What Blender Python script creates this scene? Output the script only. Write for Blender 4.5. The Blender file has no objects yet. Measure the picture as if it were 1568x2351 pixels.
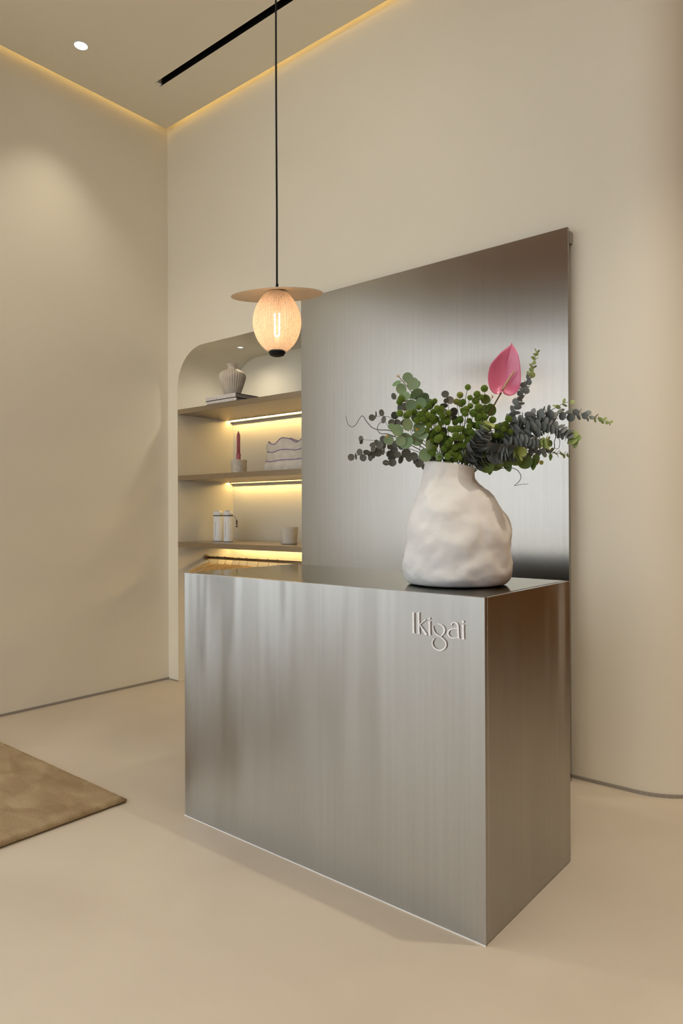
import bpy, bmesh, math, random
from mathutils import Vector, Matrix, noise
random.seed(7)
S = bpy.context.scene
COL = S.collection
PI = math.pi

# ------------------------------------------------------------------ camera
FPX, CYP = 1600.84, 1172.1
CAMP = Vector((0, 0, 1.3))
FW = Vector((-0.63793297, 0.77008577, 0.00307076))
RT = Vector((0.7700773, 0.63794036, -0.00361278))
UP = Vector((0.00474111, -0.00006, 0.99998876))
cd = bpy.data.cameras.new('camera')
cam = bpy.data.objects.new('camera', cd)
COL.objects.link(cam)
m = Matrix((RT, UP, -FW)).transposed().to_4x4()
m.translation = CAMP
cam.matrix_world = m
cd.sensor_fit = 'HORIZONTAL'
cd.sensor_width = 36
cd.lens = FPX / 1568 * 36
cd.shift_y = (CYP - 1175.5) / 1568
cd.clip_start = 0.02
S.camera = cam

# ------------------------------------------------------------------ world, exposure
SKY = 1.75
w = bpy.data.worlds.new('sky')
S.world = w
w.use_nodes = True
bg = w.node_tree.nodes['Background']
bg.inputs[0].default_value = (0.93, 0.97, 1.0, 1)
bg.inputs[1].default_value = SKY
S.view_settings.view_transform = 'Standard'
S.view_settings.look = 'None'
S.view_settings.gamma = 1
S.view_settings.use_curve_mapping = False
S.view_settings.exposure = 0.46
S.cycles.use_light_tree = False
S.cycles.max_bounces = 6
S.cycles.diffuse_bounces = 4
S.cycles.glossy_bounces = 4
S.cycles.adaptive_threshold = 0.10
S.cycles.sample_clamp_indirect = 6
S.cycles.caustics_reflective = False
S.cycles.caustics_refractive = False
DOWN_W = 48          # downlights (watts)
WARM = (1.0, 0.885, 0.70)
AMBER = (1.0, 0.66, 0.22)


# ------------------------------------------------------------------ helpers
def ray(u, v):
    return FW + RT * ((u - 784) / FPX) + UP * ((CYP - v) / FPX)


def deep(u, v, dist):
    """the point `dist` metres in front of the camera seen at (u, v)"""
    return CAMP + ray(u, v) * dist


def mat(name, col, rough=0.5, metal=0.0, spec=0.5, **kw):
    mt = bpy.data.materials.new(name)
    mt.use_nodes = True
    b = mt.node_tree.nodes['Principled BSDF']
    b.inputs['Base Color'].default_value = (*col, 1)
    b.inputs['Roughness'].default_value = rough
    b.inputs['Metallic'].default_value = metal
    b.inputs['Specular IOR Level'].default_value = spec
    for k, v in kw.items():
        b.inputs[k.replace('_', ' ')].default_value = v
    return mt


def nodes(mt):
    t = mt.node_tree
    return t, t.nodes, t.links, t.nodes['Principled BSDF']


def add_noise(mt, c1, c2, scale=4, detail=4, stretch=(1, 1, 1), bump=0.0, bscale=60, dist=0.0, lo=0.35, hi=0.65, bdist=0.01, bstretch=None):
    """base colour wanders between c1 and c2; optional fine bump"""
    t, n, l, b = nodes(mt)
    tc = n.new('ShaderNodeTexCoord')
    mp = n.new('ShaderNodeMapping')
    mp.inputs['Scale'].default_value = stretch
    l.new(tc.outputs['Object'], mp.inputs[0])
    nz = n.new('ShaderNodeTexNoise')
    nz.inputs['Scale'].default_value = scale
    nz.inputs['Detail'].default_value = detail
    nz.inputs['Distortion'].default_value = dist
    l.new(mp.outputs[0], nz.inputs[0])
    r = n.new('ShaderNodeValToRGB')
    r.color_ramp.elements[0].position = lo
    r.color_ramp.elements[1].position = hi
    r.color_ramp.elements[0].color = (*c1, 1)
    r.color_ramp.elements[1].color = (*c2, 1)
    l.new(nz.outputs['Fac'], r.inputs[0])
    l.new(r.outputs[0], b.inputs['Base Color'])
    if bump:
        mp2 = n.new('ShaderNodeMapping')
        mp2.inputs['Scale'].default_value = bstretch or stretch
        l.new(tc.outputs['Object'], mp2.inputs[0])
        n2 = n.new('ShaderNodeTexNoise')
        n2.inputs['Scale'].default_value = bscale
        n2.inputs['Detail'].default_value = 5
        l.new(mp2.outputs[0], n2.inputs[0])
        bp = n.new('ShaderNodeBump')
        bp.inputs['Strength'].default_value = bump
        bp.inputs['Distance'].default_value = bdist
        l.new(n2.outputs['Fac'], bp.inputs['Height'])
        l.new(bp.outputs[0], b.inputs['Normal'])
    return mt


def emis(name, col, strength):
    mt = bpy.data.materials.new(name)
    mt.use_nodes = True
    b = mt.node_tree.nodes['Principled BSDF']
    b.inputs['Base Color'].default_value = (*col, 1)
    b.inputs['Emission Color'].default_value = (*col, 1)
    b.inputs['Emission Strength'].default_value = strength
    return mt


def obj(name, bm, mt=None, parent=None, smooth=False, loc=None):
    me = bpy.data.meshes.new(name)
    bmesh.ops.recalc_face_normals(bm, faces=bm.faces[:])
    bm.to_mesh(me)
    bm.free()
    if smooth:
        for p in me.polygons:
            p.use_smooth = True
    if mt:
        me.materials.append(mt)
    o = bpy.data.objects.new(name, me)
    COL.objects.link(o)
    if parent:
        o.parent = parent
    if loc is not None:
        o.location = loc
    return o


def tag(o, label=None, cat=None, group=None, kind=None):
    for k, v in (('label', label), ('category', cat), ('group', group), ('kind', kind)):
        if v:
            o[k] = v
    return o


def thing(name, label, cat, loc=(0, 0, 0), group=None, rz=0):
    o = bpy.data.objects.new(name, None)
    o.empty_display_size = 0.05
    o.location = loc
    o.rotation_euler = (0, 0, rz)
    COL.objects.link(o)
    return tag(o, label, cat, group)


def copy_tree(o, parent=None):
    c = o.copy()
    COL.objects.link(c)
    c.parent = parent
    for ch in list(o.children):
        copy_tree(ch, c)
    return c


def B():
    return bmesh.new()


def box(bm, x0, x1, y0, y1, z0, z1, bevel=0):
    vs = [bm.verts.new((x, y, z)) for x in (x0, x1) for y in (y0, y1) for z in (z0, z1)]
    fs = []
    for a in ((0, 1, 3, 2), (4, 6, 7, 5), (0, 4, 5, 1), (2, 3, 7, 6), (0, 2, 6, 4), (1, 5, 7, 3)):
        fs.append(bm.faces.new([vs[i] for i in a]))
    if bevel:
        es = list({e for f in fs for e in f.edges})
        bmesh.ops.bevel(bm, geom=es, offset=bevel, segments=2, affect='EDGES', profile=0.5)
    return bm


def quad(bm, *ps):
    return bm.faces.new([bm.verts.new(p) for p in ps])


def tube(bm, pts, r, seg=8, r1=None, cap=True):
    """sweep of a circle along a polyline, radius r tapering to r1 (or a list)"""
    pts = [Vector(p) for p in pts]
    n = len(pts)
    rings = []
    prev = None
    for i, p in enumerate(pts):
        t = (pts[min(i + 1, n - 1)] - pts[max(i - 1, 0)]).normalized()
        if prev is None:
            a = Vector((0, 0, 1)) if abs(t.z) < 0.9 else Vector((1, 0, 0))
            x = t.cross(a).normalized()
        else:
            x = (prev - t * prev.dot(t)).normalized()
        prev = x
        y = t.cross(x)
        if isinstance(r, (list, tuple)):
            rr = r[i]
        else:
            rr = r if r1 is None else r + (r1 - r) * i / max(1, n - 1)
        rings.append([bm.verts.new(p + (x * math.cos(2 * PI * k / seg) + y * math.sin(2 * PI * k / seg)) * rr) for k in range(seg)])
    for a, b in zip(rings, rings[1:]):
        for k in range(seg):
            bm.faces.new((a[k], a[(k + 1) % seg], b[(k + 1) % seg], b[k]))
    if cap:
        bm.faces.new(rings[0][::-1])
        bm.faces.new(rings[-1])
    return bm


def lathe(bm, prof, seg=48, c=(0, 0, 0), rib=0.0, nrib=0, cap0=True, cap1=False):
    """prof = [(r, z)]; rib modulates the radius"""
    rings = []
    for r, z in prof:
        ring = []
        for k in range(seg):
            a = 2 * PI * k / seg
            q = r * (1 + rib * math.cos(nrib * a)) if nrib else r
            ring.append(bm.verts.new((c[0] + q * math.cos(a), c[1] + q * math.sin(a), c[2] + z)))
        rings.append(ring)
    for a, b in zip(rings, rings[1:]):
        for k in range(seg):
            bm.faces.new((a[k], a[(k + 1) % seg], b[(k + 1) % seg], b[k]))
    if cap0:
        bm.faces.new(rings[0][::-1])
    if cap1:
        bm.faces.new(rings[-1])
    return bm


def spline(pts, n=6):
    """Catmull-Rom through pts (tuples of any length)"""
    out = []
    P = [pts[0]] + list(pts) + [pts[-1]]
    for i in range(1, len(P) - 2):
        for k in range(n):
            t = k / n
            q = []
            for a, b, c, d in zip(P[i - 1], P[i], P[i + 1], P[i + 2]):
                q.append(0.5 * (2 * b + (c - a) * t + (2 * a - 5 * b + 4 * c - d) * t * t + (3 * b - a - 3 * c + d) * t ** 3))
            out.append(tuple(q))
    out.append(tuple(pts[-1]))
    return out


def solid(o, th, off=-1):
    md = o.modifiers.new('thickness', 'SOLIDIFY')
    md.thickness = th
    md.offset = off
    return o


# ------------------------------------------------------------------ materials
WALLC = (0.80, 0.725, 0.60)
M = {}
M['wall'] = add_noise(mat('wall_paint', WALLC, 0.85, spec=0.2), (0.835, 0.795, 0.680), (0.855, 0.815, 0.70), scale=1.3, detail=3, bump=0.04, bscale=25)
M['ceil'] = mat('ceiling_paint', (0.87, 0.81, 0.675), 0.9, spec=0.15)
M['floor'] = add_noise(mat('microcement', (0.7, 0.6, 0.46), 0.42, spec=0.35), (0.585, 0.51, 0.41), (0.645, 0.57, 0.465), scale=1.1, detail=5, dist=0.6, bump=0.03, bscale=14)
M['gap'] = mat('shadow_gap_profile', (0.36, 0.335, 0.30), 0.4, metal=0.3)
M['black'] = mat('black_metal', (0.008, 0.008, 0.009), 0.6, spec=0.2)
M['bronze'] = mat('bronze_frame', (0.06, 0.05, 0.042), 0.45, metal=0.6)
M['brownwood'] = add_noise(mat('walnut_panel', (0.2, 0.1, 0.04), 0.7, spec=0.08), (0.30, 0.125, 0.026), (0.36, 0.155, 0.038), scale=3, stretch=(6, 6, 0.4))
M['pave'] = add_noise(mat('pavement', (0.5, 0.49, 0.47), 0.8), (0.45, 0.44, 0.42), (0.55, 0.54, 0.52), scale=2)


def steel(name, base, rough, aniso, warp, rot=0.25):
    """brushed stainless steel: streaky vertical blur, faint grain, slight oil-canning of the sheet"""
    mt = mat(name, base, rough, metal=1.0)
    t, n, l, b = nodes(mt)
    b.inputs['Anisotropic'].default_value = aniso
    b.inputs['Anisotropic Rotation'].default_value = rot
    tc = n.new('ShaderNodeTexCoord')
    mp = n.new('ShaderNodeMapping')
    mp.inputs['Scale'].default_value = (60, 60, 0.8)
    l.new(tc.outputs['Object'], mp.inputs[0])
    nz = n.new('ShaderNodeTexNoise')
    nz.inputs['Scale'].default_value = 1.0
    nz.inputs['Detail'].default_value = 5
    l.new(mp.outputs[0], nz.inputs[0])
    r = n.new('ShaderNodeValToRGB')
    r.color_ramp.elements[0].position = 0.3
    r.color_ramp.elements[1].position = 0.7
    r.color_ramp.elements[0].color = (*[c * 0.965 for c in base], 1)
    r.color_ramp.elements[1].color = (*[c * 1.035 for c in base], 1)
    l.new(nz.outputs['Fac'], r.inputs[0])
    l.new(r.outputs[0], b.inputs['Base Color'])
    if warp:
        mp2 = n.new('ShaderNodeMapping')
        mp2.inputs['Scale'].default_value = (3.4, 3.4, 0.6)
        l.new(tc.outputs['Object'], mp2.inputs[0])
        n2 = n.new('ShaderNodeTexNoise')
        n2.inputs['Scale'].default_value = 1.0
        n2.inputs['Detail'].default_value = 1.5
        l.new(mp2.outputs[0], n2.inputs[0])
        b1 = n.new('ShaderNodeBump')
        b1.inputs['Strength'].default_value = 1
        b1.inputs['Distance'].default_value = warp
        l.new(n2.outputs['Fac'], b1.inputs['Height'])
        l.new(b1.outputs[0], b.inputs['Normal'])
    tg = n.new('ShaderNodeTangent')
    tg.direction_type = 'RADIAL'
    tg.axis = 'Z'
    l.new(tg.outputs[0], b.inputs['Tangent'])
    return mt


M['steel'] = steel('brushed_steel', (0.425, 0.42, 0.40), 0.27, 0.85, 0.03)
M['steel_wall'] = steel('brushed_steel_sheet', (0.38, 0.362, 0.33), 0.25, 0.75, 0.002, rot=0.0)
M['steel_top'] = steel('satin_steel_top', (0.47, 0.445, 0.40), 0.10, 0.0, 0)
M['steel_top'].node_tree.nodes['Principled BSDF'].inputs['Specular Tint'].default_value = (.74, .71, .62, 1)
M['shelf_metal'] = mat('champagne_shelf_metal', (0.40, 0.335, 0.25), 0.28, metal=0.85)
M['rail'] = mat('brushed_nickel', (0.36, 0.29, 0.22), 0.32, metal=1.0)
M['wood'] = add_noise(mat('beech', (0.62, 0.40, 0.16), 0.45), (0.72, 0.50, 0.22), (0.80, 0.58, 0.28), scale=8, stretch=(1, 6, 6))
M['inner'] = mat('dark_laminate', (0.018, 0.015, 0.013), 0.6)
M['led'] = emis('led_strip', (1.0, 0.66, 0.24), 78)
M['cove'] = emis('cove_led', AMBER, 5.5)
M['lens'] = emis('downlight_lens', (1.0, 0.95, 0.86), 9)
M['lens_niche'] = emis('spot_lens', (1.0, 0.93, 0.8), 2)
M['white'] = mat('white_paint', (0.78, 0.77, 0.75), 0.45)

# ------------------------------------------------------------------ setting
WX, WY, CH = -4.538, 3.348, 4.28
XR, YF, YB = 2.4, -2.3, 6.2        # right wall, front wall, end of the passage
GAP = 0.055                         # cove gap round the ceiling
TOPZ = CH + 0.20
NX0, NX1, ND, NTOP, NR = -4.418, -2.72, 0.566, 2.563, 0.30
ARX, ARR = -1.02, 0.28              # rounded end of the back wall
ZW = 3.75                           # window head


def st(o):
    return tag(o, kind='structure')


bm = B()
quad(bm, (WX - .3, YF - .2, 0), (XR + .1, YF - .2, 0), (XR + .1, YB + .1, 0), (WX - .3, YB + .1, 0))
st(obj('floor', bm, M['floor']))
bm = B()
quad(bm, (-16, -16, -.12), (16, -16, -.12), (16, 12, -.12), (-16, 12, -.12))
st(obj('ground_outside', bm, M['pave']))

# back wall: face with the arched niche cut out, niche lining, rounded end
arc = lambda cx, cz, a0, a1, n=14: [(cx + NR * math.cos(a0 + (a1 - a0) * k / n), cz + NR * math.sin(a0 + (a1 - a0) * k / n)) for k in range(n + 1)]
bay = [(NX0, 0)] + arc(NX0 + NR, NTOP - NR, PI, PI / 2) + arc(NX1 - NR, NTOP - NR, PI / 2, 0) + [(NX1, 0)]
bm = B()
outl = [(WX, 0)] + bay + [(ARX, 0), (ARX, TOPZ), (WX, TOPZ)]
bm.faces.new([bm.verts.new((x, WY, z)) for x, z in outl])
f = [bm.verts.new((x, WY, z)) for x, z in bay]
b_ = [bm.verts.new((x, WY + ND, z)) for x, z in bay]
for i in range(len(bay) - 1):
    bm.faces.new((f[i], f[i + 1], b_[i + 1], b_[i]))
bm.faces.new([bm.verts.new((x, WY + ND, z)) for x, z in bay])
prev = None
for k in range(17):
    a = -PI / 2 + PI / 2 * k / 16
    x, y = ARX + ARR * math.cos(a), WY + ARR + ARR * math.sin(a)
    cur = (bm.verts.new((x, y, 0)), bm.verts.new((x, y, TOPZ)))
    if prev:
        bm.faces.new((prev[0], cur[0], cur[1], prev[1]))
    prev = cur
e = (bm.verts.new((ARX + ARR, YB, 0)), bm.verts.new((ARX + ARR, YB, TOPZ)))
bm.faces.new((prev[0], e[0], e[1], prev[1]))
wb = st(obj('wall_back', bm, M['wall']))
for p in wb.data.polygons:
    p.use_smooth = len(p.vertices) == 4
wb.data.set_sharp_from_angle(angle=0.6)

bm = B()
LY0 = 1.05                          # the glazing of the left wall begins here
box(bm, WX - .2, WX, LY0, WY + .1, 0, TOPZ)
box(bm, WX - .2, WX, YF - .2, LY0, ZW, TOPZ)
box(bm, WX - .2, WX, .12, .28, 0, ZW)
st(obj('wall_left', bm, M['wall']))
bm = B()
box(bm, WX - .2, XR, YF - .2, YF, ZW, TOPZ)
box(bm, 1.2, XR, YF - .2, YF, 0, ZW)
st(obj('wall_front', bm, M['wall']))
bm = B()
box(bm, XR, XR + .1, YF - .2, YB, 0, TOPZ)
wr = st(obj('wall_right', bm, M['wall']))
bm = B()
box(bm, ARX + ARR, XR, YB, YB + .1, 0, TOPZ)
st(obj('wall_passage', bm, M['brownwood']))
# walnut boards lining the passage, one by one
proto = None
for i in range(28):
    bm = B()
    box(bm, 0, .04, 0, .29, 0, CH, .004)
    if proto is None:
        proto = obj('plank', bm, M['brownwood'], wr, loc=(XR - .04, YF + .3 * i, 0.0))
    else:
        bm.free()
        c = proto.copy(); COL.objects.link(c); c.location = (XR - .04, YF + .3 * i, 0.0)

# ceiling: slab with the linear slot cut out, cove gap along left and back wall
SX0, SY0, SY1 = -4.066, 2.893, 2.943
SXE = 1.6
bm = B()
cx0, cy1 = WX + GAP, WY - GAP
T = .02
for (x0, x1, y0, y1) in ((cx0, SX0, YF, cy1), (SX0, SXE, YF, SY0), (SX0, SXE, SY1, cy1), (SXE, XR, YF, cy1), (ARX + .45, XR, cy1, YB)):
    box(bm, x0, x1, y0, y1, CH, CH + T)
box(bm, WX - .2, XR + .1, YF - .2, YB + .1, TOPZ, TOPZ + .05)
st(obj('ceiling', bm, M['ceil']))
bm = B()                            # cove closed over the rounded wall end
box(bm, ARX + .40, ARX + .45, cy1, YB, CH, TOPZ)
st(obj('trim_1', bm, M['ceil']))

# timber soffit over the shop front and the passage, board by board
sof = bpy.data.objects.new('ceiling_soffit', None); COL.objects.link(sof); st(sof)
sof.location = (WX, YF, CH - .03)
p0 = None
for i in range(8):
    for (x0, x1, y) in ((0.0, XR - WX - .04, .3 * i), ):
        bm = B(); box(bm, .06, x1, 0, .29, 0, .028, .003)
        if p0 is None:
            p0 = obj('plank', bm, M['brownwood'], sof, loc=(x0, y, 0))
        else:
            bm.free(); c = p0.copy(); COL.objects.link(c); c.location = (x0, y, 0)
p1 = None
for i in range(9):
    bm = B(); box(bm, 0, XR - ARX - .55, 0, .29, 0, .028, .003)
    if p1 is None:
        p1 = obj('plank', bm, M['brownwood'], sof, loc=(ARX + .47 - WX, 3.45 - YF, 0))
    else:
        bm.free(); c = p1.copy(); COL.objects.link(c); c.location = (ARX + .47 - WX, 3.45 - YF + .3 * i, 0)

# LED profiles in the cove
t = thing('cove_light', 'amber light line hidden in the ceiling gap along the back wall', 'cove light', (0, WY - GAP - .012, CH + .06), group=None)
bm = B(); box(bm, WX + .12, ARX + .3, -.006, .006, 0, .010); obj('led_strip', bm, M['cove'], t)
bm = B(); box(bm, WX + .12, ARX + .3, -.010, .008, -.04, 0); obj('profile', bm, M['white'], t)
t = thing('cove_light', 'amber light line hidden in the ceiling gap along the left wall', 'cove light', (WX + GAP + .012, 0, CH + .06))
bm = B(); box(bm, -.006, .006, 1.7, WY - .12, 0, .010); obj('led_strip', bm, M['cove'], t)
bm = B(); box(bm, -.008, .010, 1.7, WY - .12, -.04, 0); obj('profile', bm, M['white'], t)

# shadow-gap profile at the foot of the walls
bm = B(); box(bm, WX, WX + .006, LY0, WY, 0, .016); box(bm, WX, WX + .006, .12, .28, 0, .016)
st(obj('baseboard_left', bm, M['gap']))
bm = B()
path = [(NX1, WY), (ARX, WY)] + [(ARX + ARR * math.cos(-PI / 2 + PI / 2 * k / 16), WY + ARR + ARR * math.sin(-PI / 2 + PI / 2 * k / 16)) for k in range(1, 17)] + [(ARX + ARR, YB)]
box(bm, WX, NX0, WY - .006, WY, 0, .008)
for (xa, ya), (xb, yb) in zip(path, path[1:]):
    d = Vector((xb - xa, yb - ya, 0)).normalized()
    nrm = Vector((d.y, -d.x, 0)) * .006
    quad(bm, (xa + nrm.x, ya + nrm.y, 0), (xb + nrm.x, yb + nrm.y, 0), (xb + nrm.x, yb + nrm.y, .016), (xa + nrm.x, ya + nrm.y, .016))
    quad(bm, (xa, ya, .016), (xb, yb, .016), (xb + nrm.x, yb + nrm.y, .016), (xa + nrm.x, ya + nrm.y, .016))
st(obj('baseboard_back', bm, M['gap']))

# shop-front glazing behind the camera: frame, mullions, panes
gl = bpy.data.materials.new('window_glass'); gl.use_nodes = True
tt = gl.node_tree; tt.nodes.clear()
om = tt.nodes.new('ShaderNodeOutputMaterial'); mx = tt.nodes.new('ShaderNodeMixShader')
tr = tt.nodes.new('ShaderNodeBsdfTransparent'); gs = tt.nodes.new('ShaderNodeBsdfGlossy')
gs.inputs['Roughness'].default_value = 0.02
mx.inputs[0].default_value = 0.06
tt.links.new(tr.outputs[0], mx.inputs[1]); tt.links.new(gs.outputs[0], mx.inputs[2]); tt.links.new(mx.outputs[0], om.inputs[0])


def glazing(name, p0, p1, posts):
    """p0 -> p1 on the ground, posts = fractions where mullions stand"""
    p0, p1 = Vector(p0), Vector(p1)
    d = (p1 - p0); L = d.length; d.normalize()
    root = bpy.data.objects.new(name, None); COL.objects.link(root); st(root)
    root.location = p0; root.rotation_euler = (0, 0, math.atan2(d.y, d.x))
    bm = B(); box(bm, 0, L, -.04, .04, 0, .09); box(bm, 0, L, -.04, .04, ZW - .09, ZW)
    obj('frame', bm, M['bronze'], root)
    xs = [q * L for q in posts]
    for x in xs:
        bm = B(); box(bm, x - .03, x + .03, -.04, .04, .09, ZW - .09); obj('mullion', bm, M['bronze'], root)
    for a, b in zip(xs, xs[1:]):
        bm = B(); box(bm, a + .03, b - .03, -.004, .004, .09, ZW - .09); obj('pane', bm, gl, root)


glazing('window_1', (WX - .1, LY0, 0), (WX - .1, .28, 0), (0.024, 0.976))
glazing('window_3', (WX - .1, .12, 0), (WX - .1, YF - .1, 0), (0.014, 0.5, 0.98))
glazing('window_2', (WX - .1, YF - .1, 0), (1.2, YF - .1, 0), (0.006, 0.2, 0.4, 0.6, 0.8, 0.995))

# ------------------------------------------------------------------ ceiling slot and downlights
t = thing('linear_slot', 'long black recessed linear slot in the ceiling with pale end cap', 'ceiling slot', (SX0, SY0, CH))
L, Wd = SXE - SX0, SY1 - SY0
bm = B()
quad(bm, (0, 0, 0), (L, 0, 0), (L, 0, .07), (0, 0, .07)); quad(bm, (0, Wd, 0), (L, Wd, 0), (L, Wd, .07), (0, Wd, .07))
quad(bm, (0, 0, .07), (L, 0, .07), (L, Wd, .07), (0, Wd, .07)); quad(bm, (L, 0, 0), (L, Wd, 0), (L, Wd, .07), (L, 0, .07))
obj('channel', bm, M['black'], t)
bm = B(); box(bm, 0, .022, .004, Wd - .004, .002, .07); obj('end_cap', bm, M['white'], t)
bm = B(); box(bm, .03, L, .018, .032, .035, .055); obj('track', bm, M['black'], t)


def downlight(x, y, label, z=CH, r=.041, power=DOWN_W, lens='lens', angle=74, blend=.35, group=None, col=WARM):
    t = thing('downlight', label, 'downlight', (x, y, z), group)
    bm = B(); lathe(bm, [(r + .006, 0), (r + .006, -.003), (r, -.004), (r - .002, -.001)], 32, cap0=False)
    obj('trim_ring', bm, M['white'], t, smooth=True)
    bm = B(); lathe(bm, [(r * .99, -.0012), (r * .5, -.0016)], 32, cap0=False, cap1=True); obj('lens', bm, M[lens], t)
    ld = bpy.data.lights.new('downlight_lamp', 'SPOT'); ld.energy = power; ld.color = col
    ld.spot_size = math.radians(angle); ld.spot_blend = blend; ld.shadow_soft_size = .03
    lo = bpy.data.objects.new('downlight_lamp', ld); COL.objects.link(lo); lo.parent = t; lo.location = (0, 0, -.02)
    return t


downlight(-4.095, 2.36, 'small round recessed downlight glowing in the ceiling beside the black slot', power=25, angle=88, blend=1.0)
for i, (x, y) in enumerate(((-4.095, 0.75), (-4.095, -0.9), (-2.3, 0.75), (-2.3, -0.9), (-.35, 2.3), (-.4, 0.75), (-.4, -0.9), (1.5, 1.9), (1.3, 0.75))):  # assumed unseen lamps, some added to brighten the right floor and rounded wall
    far = x > -1
    downlight(x, y, 'added round downlight outside the view brightening the room from the ceiling', group='added downlights out of view', angle=(130 if x > 1 else 85) if far else 140, blend=1.0, power=(105 if y > 1 else 30) if far else (55 if x < -4 else 15))
downlight(0.9, 4.7, 'added round downlight outside the view brightening the timber passage', z=CH - .031, power=60, angle=120, blend=1)  # unseen lamp added to brighten the boards mirrored in the counter end
downlight(-3.976, 3.60, 'tiny recessed spot in the arched niche ceiling above the cream vase', z=NTOP, r=.022, power=7.5, lens='lens_niche', angle=165, blend=1.0)

# unseen spotlights, added to brighten the upper back wall
for i, (x, y, tx, tz) in enumerate(((-1.9, 1.0, -3.3, 2.9), (-.2, 1.0, -1.6, 3.3))):
    p = Vector((x, y, CH - .16)); d = (Vector((tx, WY, tz)) - p).normalized()
    t = thing('added_wall_spot', ('added black spotlight outside the view brightening the wall above the niche', 'added black spotlight outside the view brightening the wall above the steel panel')[i], 'spotlight', (x, y, CH))
    bm = B(); box(bm, -.05, .05, -.015, .015, -.02, -.001); obj('spot_mount', bm, M['black'], t)
    bm = B(); tube(bm, [(0, 0, -.02), (0, 0, -.15)], .006, 8); obj('arm', bm, M['black'], t)
    bm = B(); tube(bm, [Vector((0, 0, -.16)) - d * .07, Vector((0, 0, -.16)) + d * .07], .032, 24); obj('barrel', bm, M['black'], t)
    bm = B(); tube(bm, [Vector((0, 0, -.16)) + d * .0702, Vector((0, 0, -.16)) + d * .0722], .027, 24); obj('lens', bm, M['lens'], t)
    ld = bpy.data.lights.new('added_spot_lamp', 'SPOT'); ld.energy = (17, 8)[i]; ld.color = WARM
    ld.spot_size = math.radians(95); ld.spot_blend = 1.0; ld.shadow_soft_size = .25
    lo = bpy.data.objects.new('added_spot_lamp', ld); COL.objects.link(lo); lo.parent = t
    lo.location = Vector((0, 0, -.16)) + d * .19
    lo.rotation_euler = d.to_track_quat('-Z', 'Y').to_euler()

# ------------------------------------------------------------------ steel backdrop panel
PX0, PX1, PZ, PY = -3.056, -1.300, 2.676, 3.288
t = thing('steel_panel', 'tall brushed stainless steel sheet standing off the back wall behind the counter', 'wall panel', (0, PY, 0))
bm = B(); box(bm, PX0, PX1, 0, .004, .0, PZ, .001)
quad(bm, (PX1 - .001, .004, 0), (PX1 - .001, .022, 0), (PX1 - .001, .022, PZ), (PX1 - .001, .004, PZ))
quad(bm, (PX0 + .001, .004, 0), (PX0 + .001, .022, 0), (PX0 + .001, .022, PZ), (PX0 + .001, .004, PZ))
quad(bm, (PX0, .004, PZ - .001), (PX1, .004, PZ - .001), (PX1, .022, PZ - .001), (PX0, .022, PZ - .001))
obj('sheet', bm, M['steel_wall'], t)
for x in (PX0 + .02, -2.2, PX1 - .035):
    bm = B(); box(bm, x, x + .037, .022, WY - PY, PZ - .07, PZ - .012, .002); obj('bracket', bm, M['gap'], t)
for x in (PX0 + .06, PX1 - .09):
    bm = B(); box(bm, x, x + .03, .022, WY - PY, 0.02, PZ - .1); obj('batten', bm, M['inner'], t)

# ------------------------------------------------------------------ reception counter
KX0, KX1, KY0, KY1, KH = -2.4402, -1.0039, 1.8826, 2.5413, 1.0436
t = thing('reception_counter', 'box shaped reception counter clad in brushed stainless steel with raised white name', 'counter', (KX1, KY0, 0))
KW, KD = KX1 - KX0, KY1 - KY0
bm = B(); box(bm, -KW, 0, 0, .018, .003, KH, .0012); obj('front_panel', bm, M['steel'], t)
bm = B(); box(bm, -.018, 0, .0185, KD, .003, KH - .0015, .0010); obj('end_panel', bm, M['steel'], t)
bm = B(); box(bm, -KW, -KW + .018, .0185, KD, .003, KH - .0015, .0010); obj('end_panel', bm, M['steel'], t)
bm = B(); box(bm, -KW + .0185, -.0185, .0185, KD, KH - .02, KH - .0005, .0008); obj('top_panel', bm, M['steel_top'], t)
bm = B(); box(bm, -KW + .0185, -.0185, .0185, .0365, .02, KH - .021); obj('backing_board', bm, M['inner'], t)
bm = B(); box(bm, -KW + .0185, -.0185, .04, KD - .02, .58, .60); obj('shelf', bm, M['inner'], t)
bm = B(); box(bm, -KW + .0185, -.0185, KD - .03, KD - .012, .60, KH - .021); obj('back_board', bm, M['inner'], t)
bm = B(); box(bm, -KW + .03, -.03, .04, KD - .01, .003, .03); obj('base_board', bm, M['inner'], t)
bm = B(); box(bm, -KW, 0, -.003, .0, 0, .0035); obj('seal_bead', bm, M['white'], t)
M['letter'] = mat('white_acrylic', (0.90, 0.90, 0.91), 0.35)


def zl(a, b):
    """lettering point measured on the counter front (x from its right edge, z)"""
    u, v = 920 + a / 7.467, 1380 + b / 7.467
    q = ray(u, v); k = (KY0 - CAMP.y) / q.y
    p = CAMP + q * k
    return (p.x - KX1, p.z)


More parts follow.
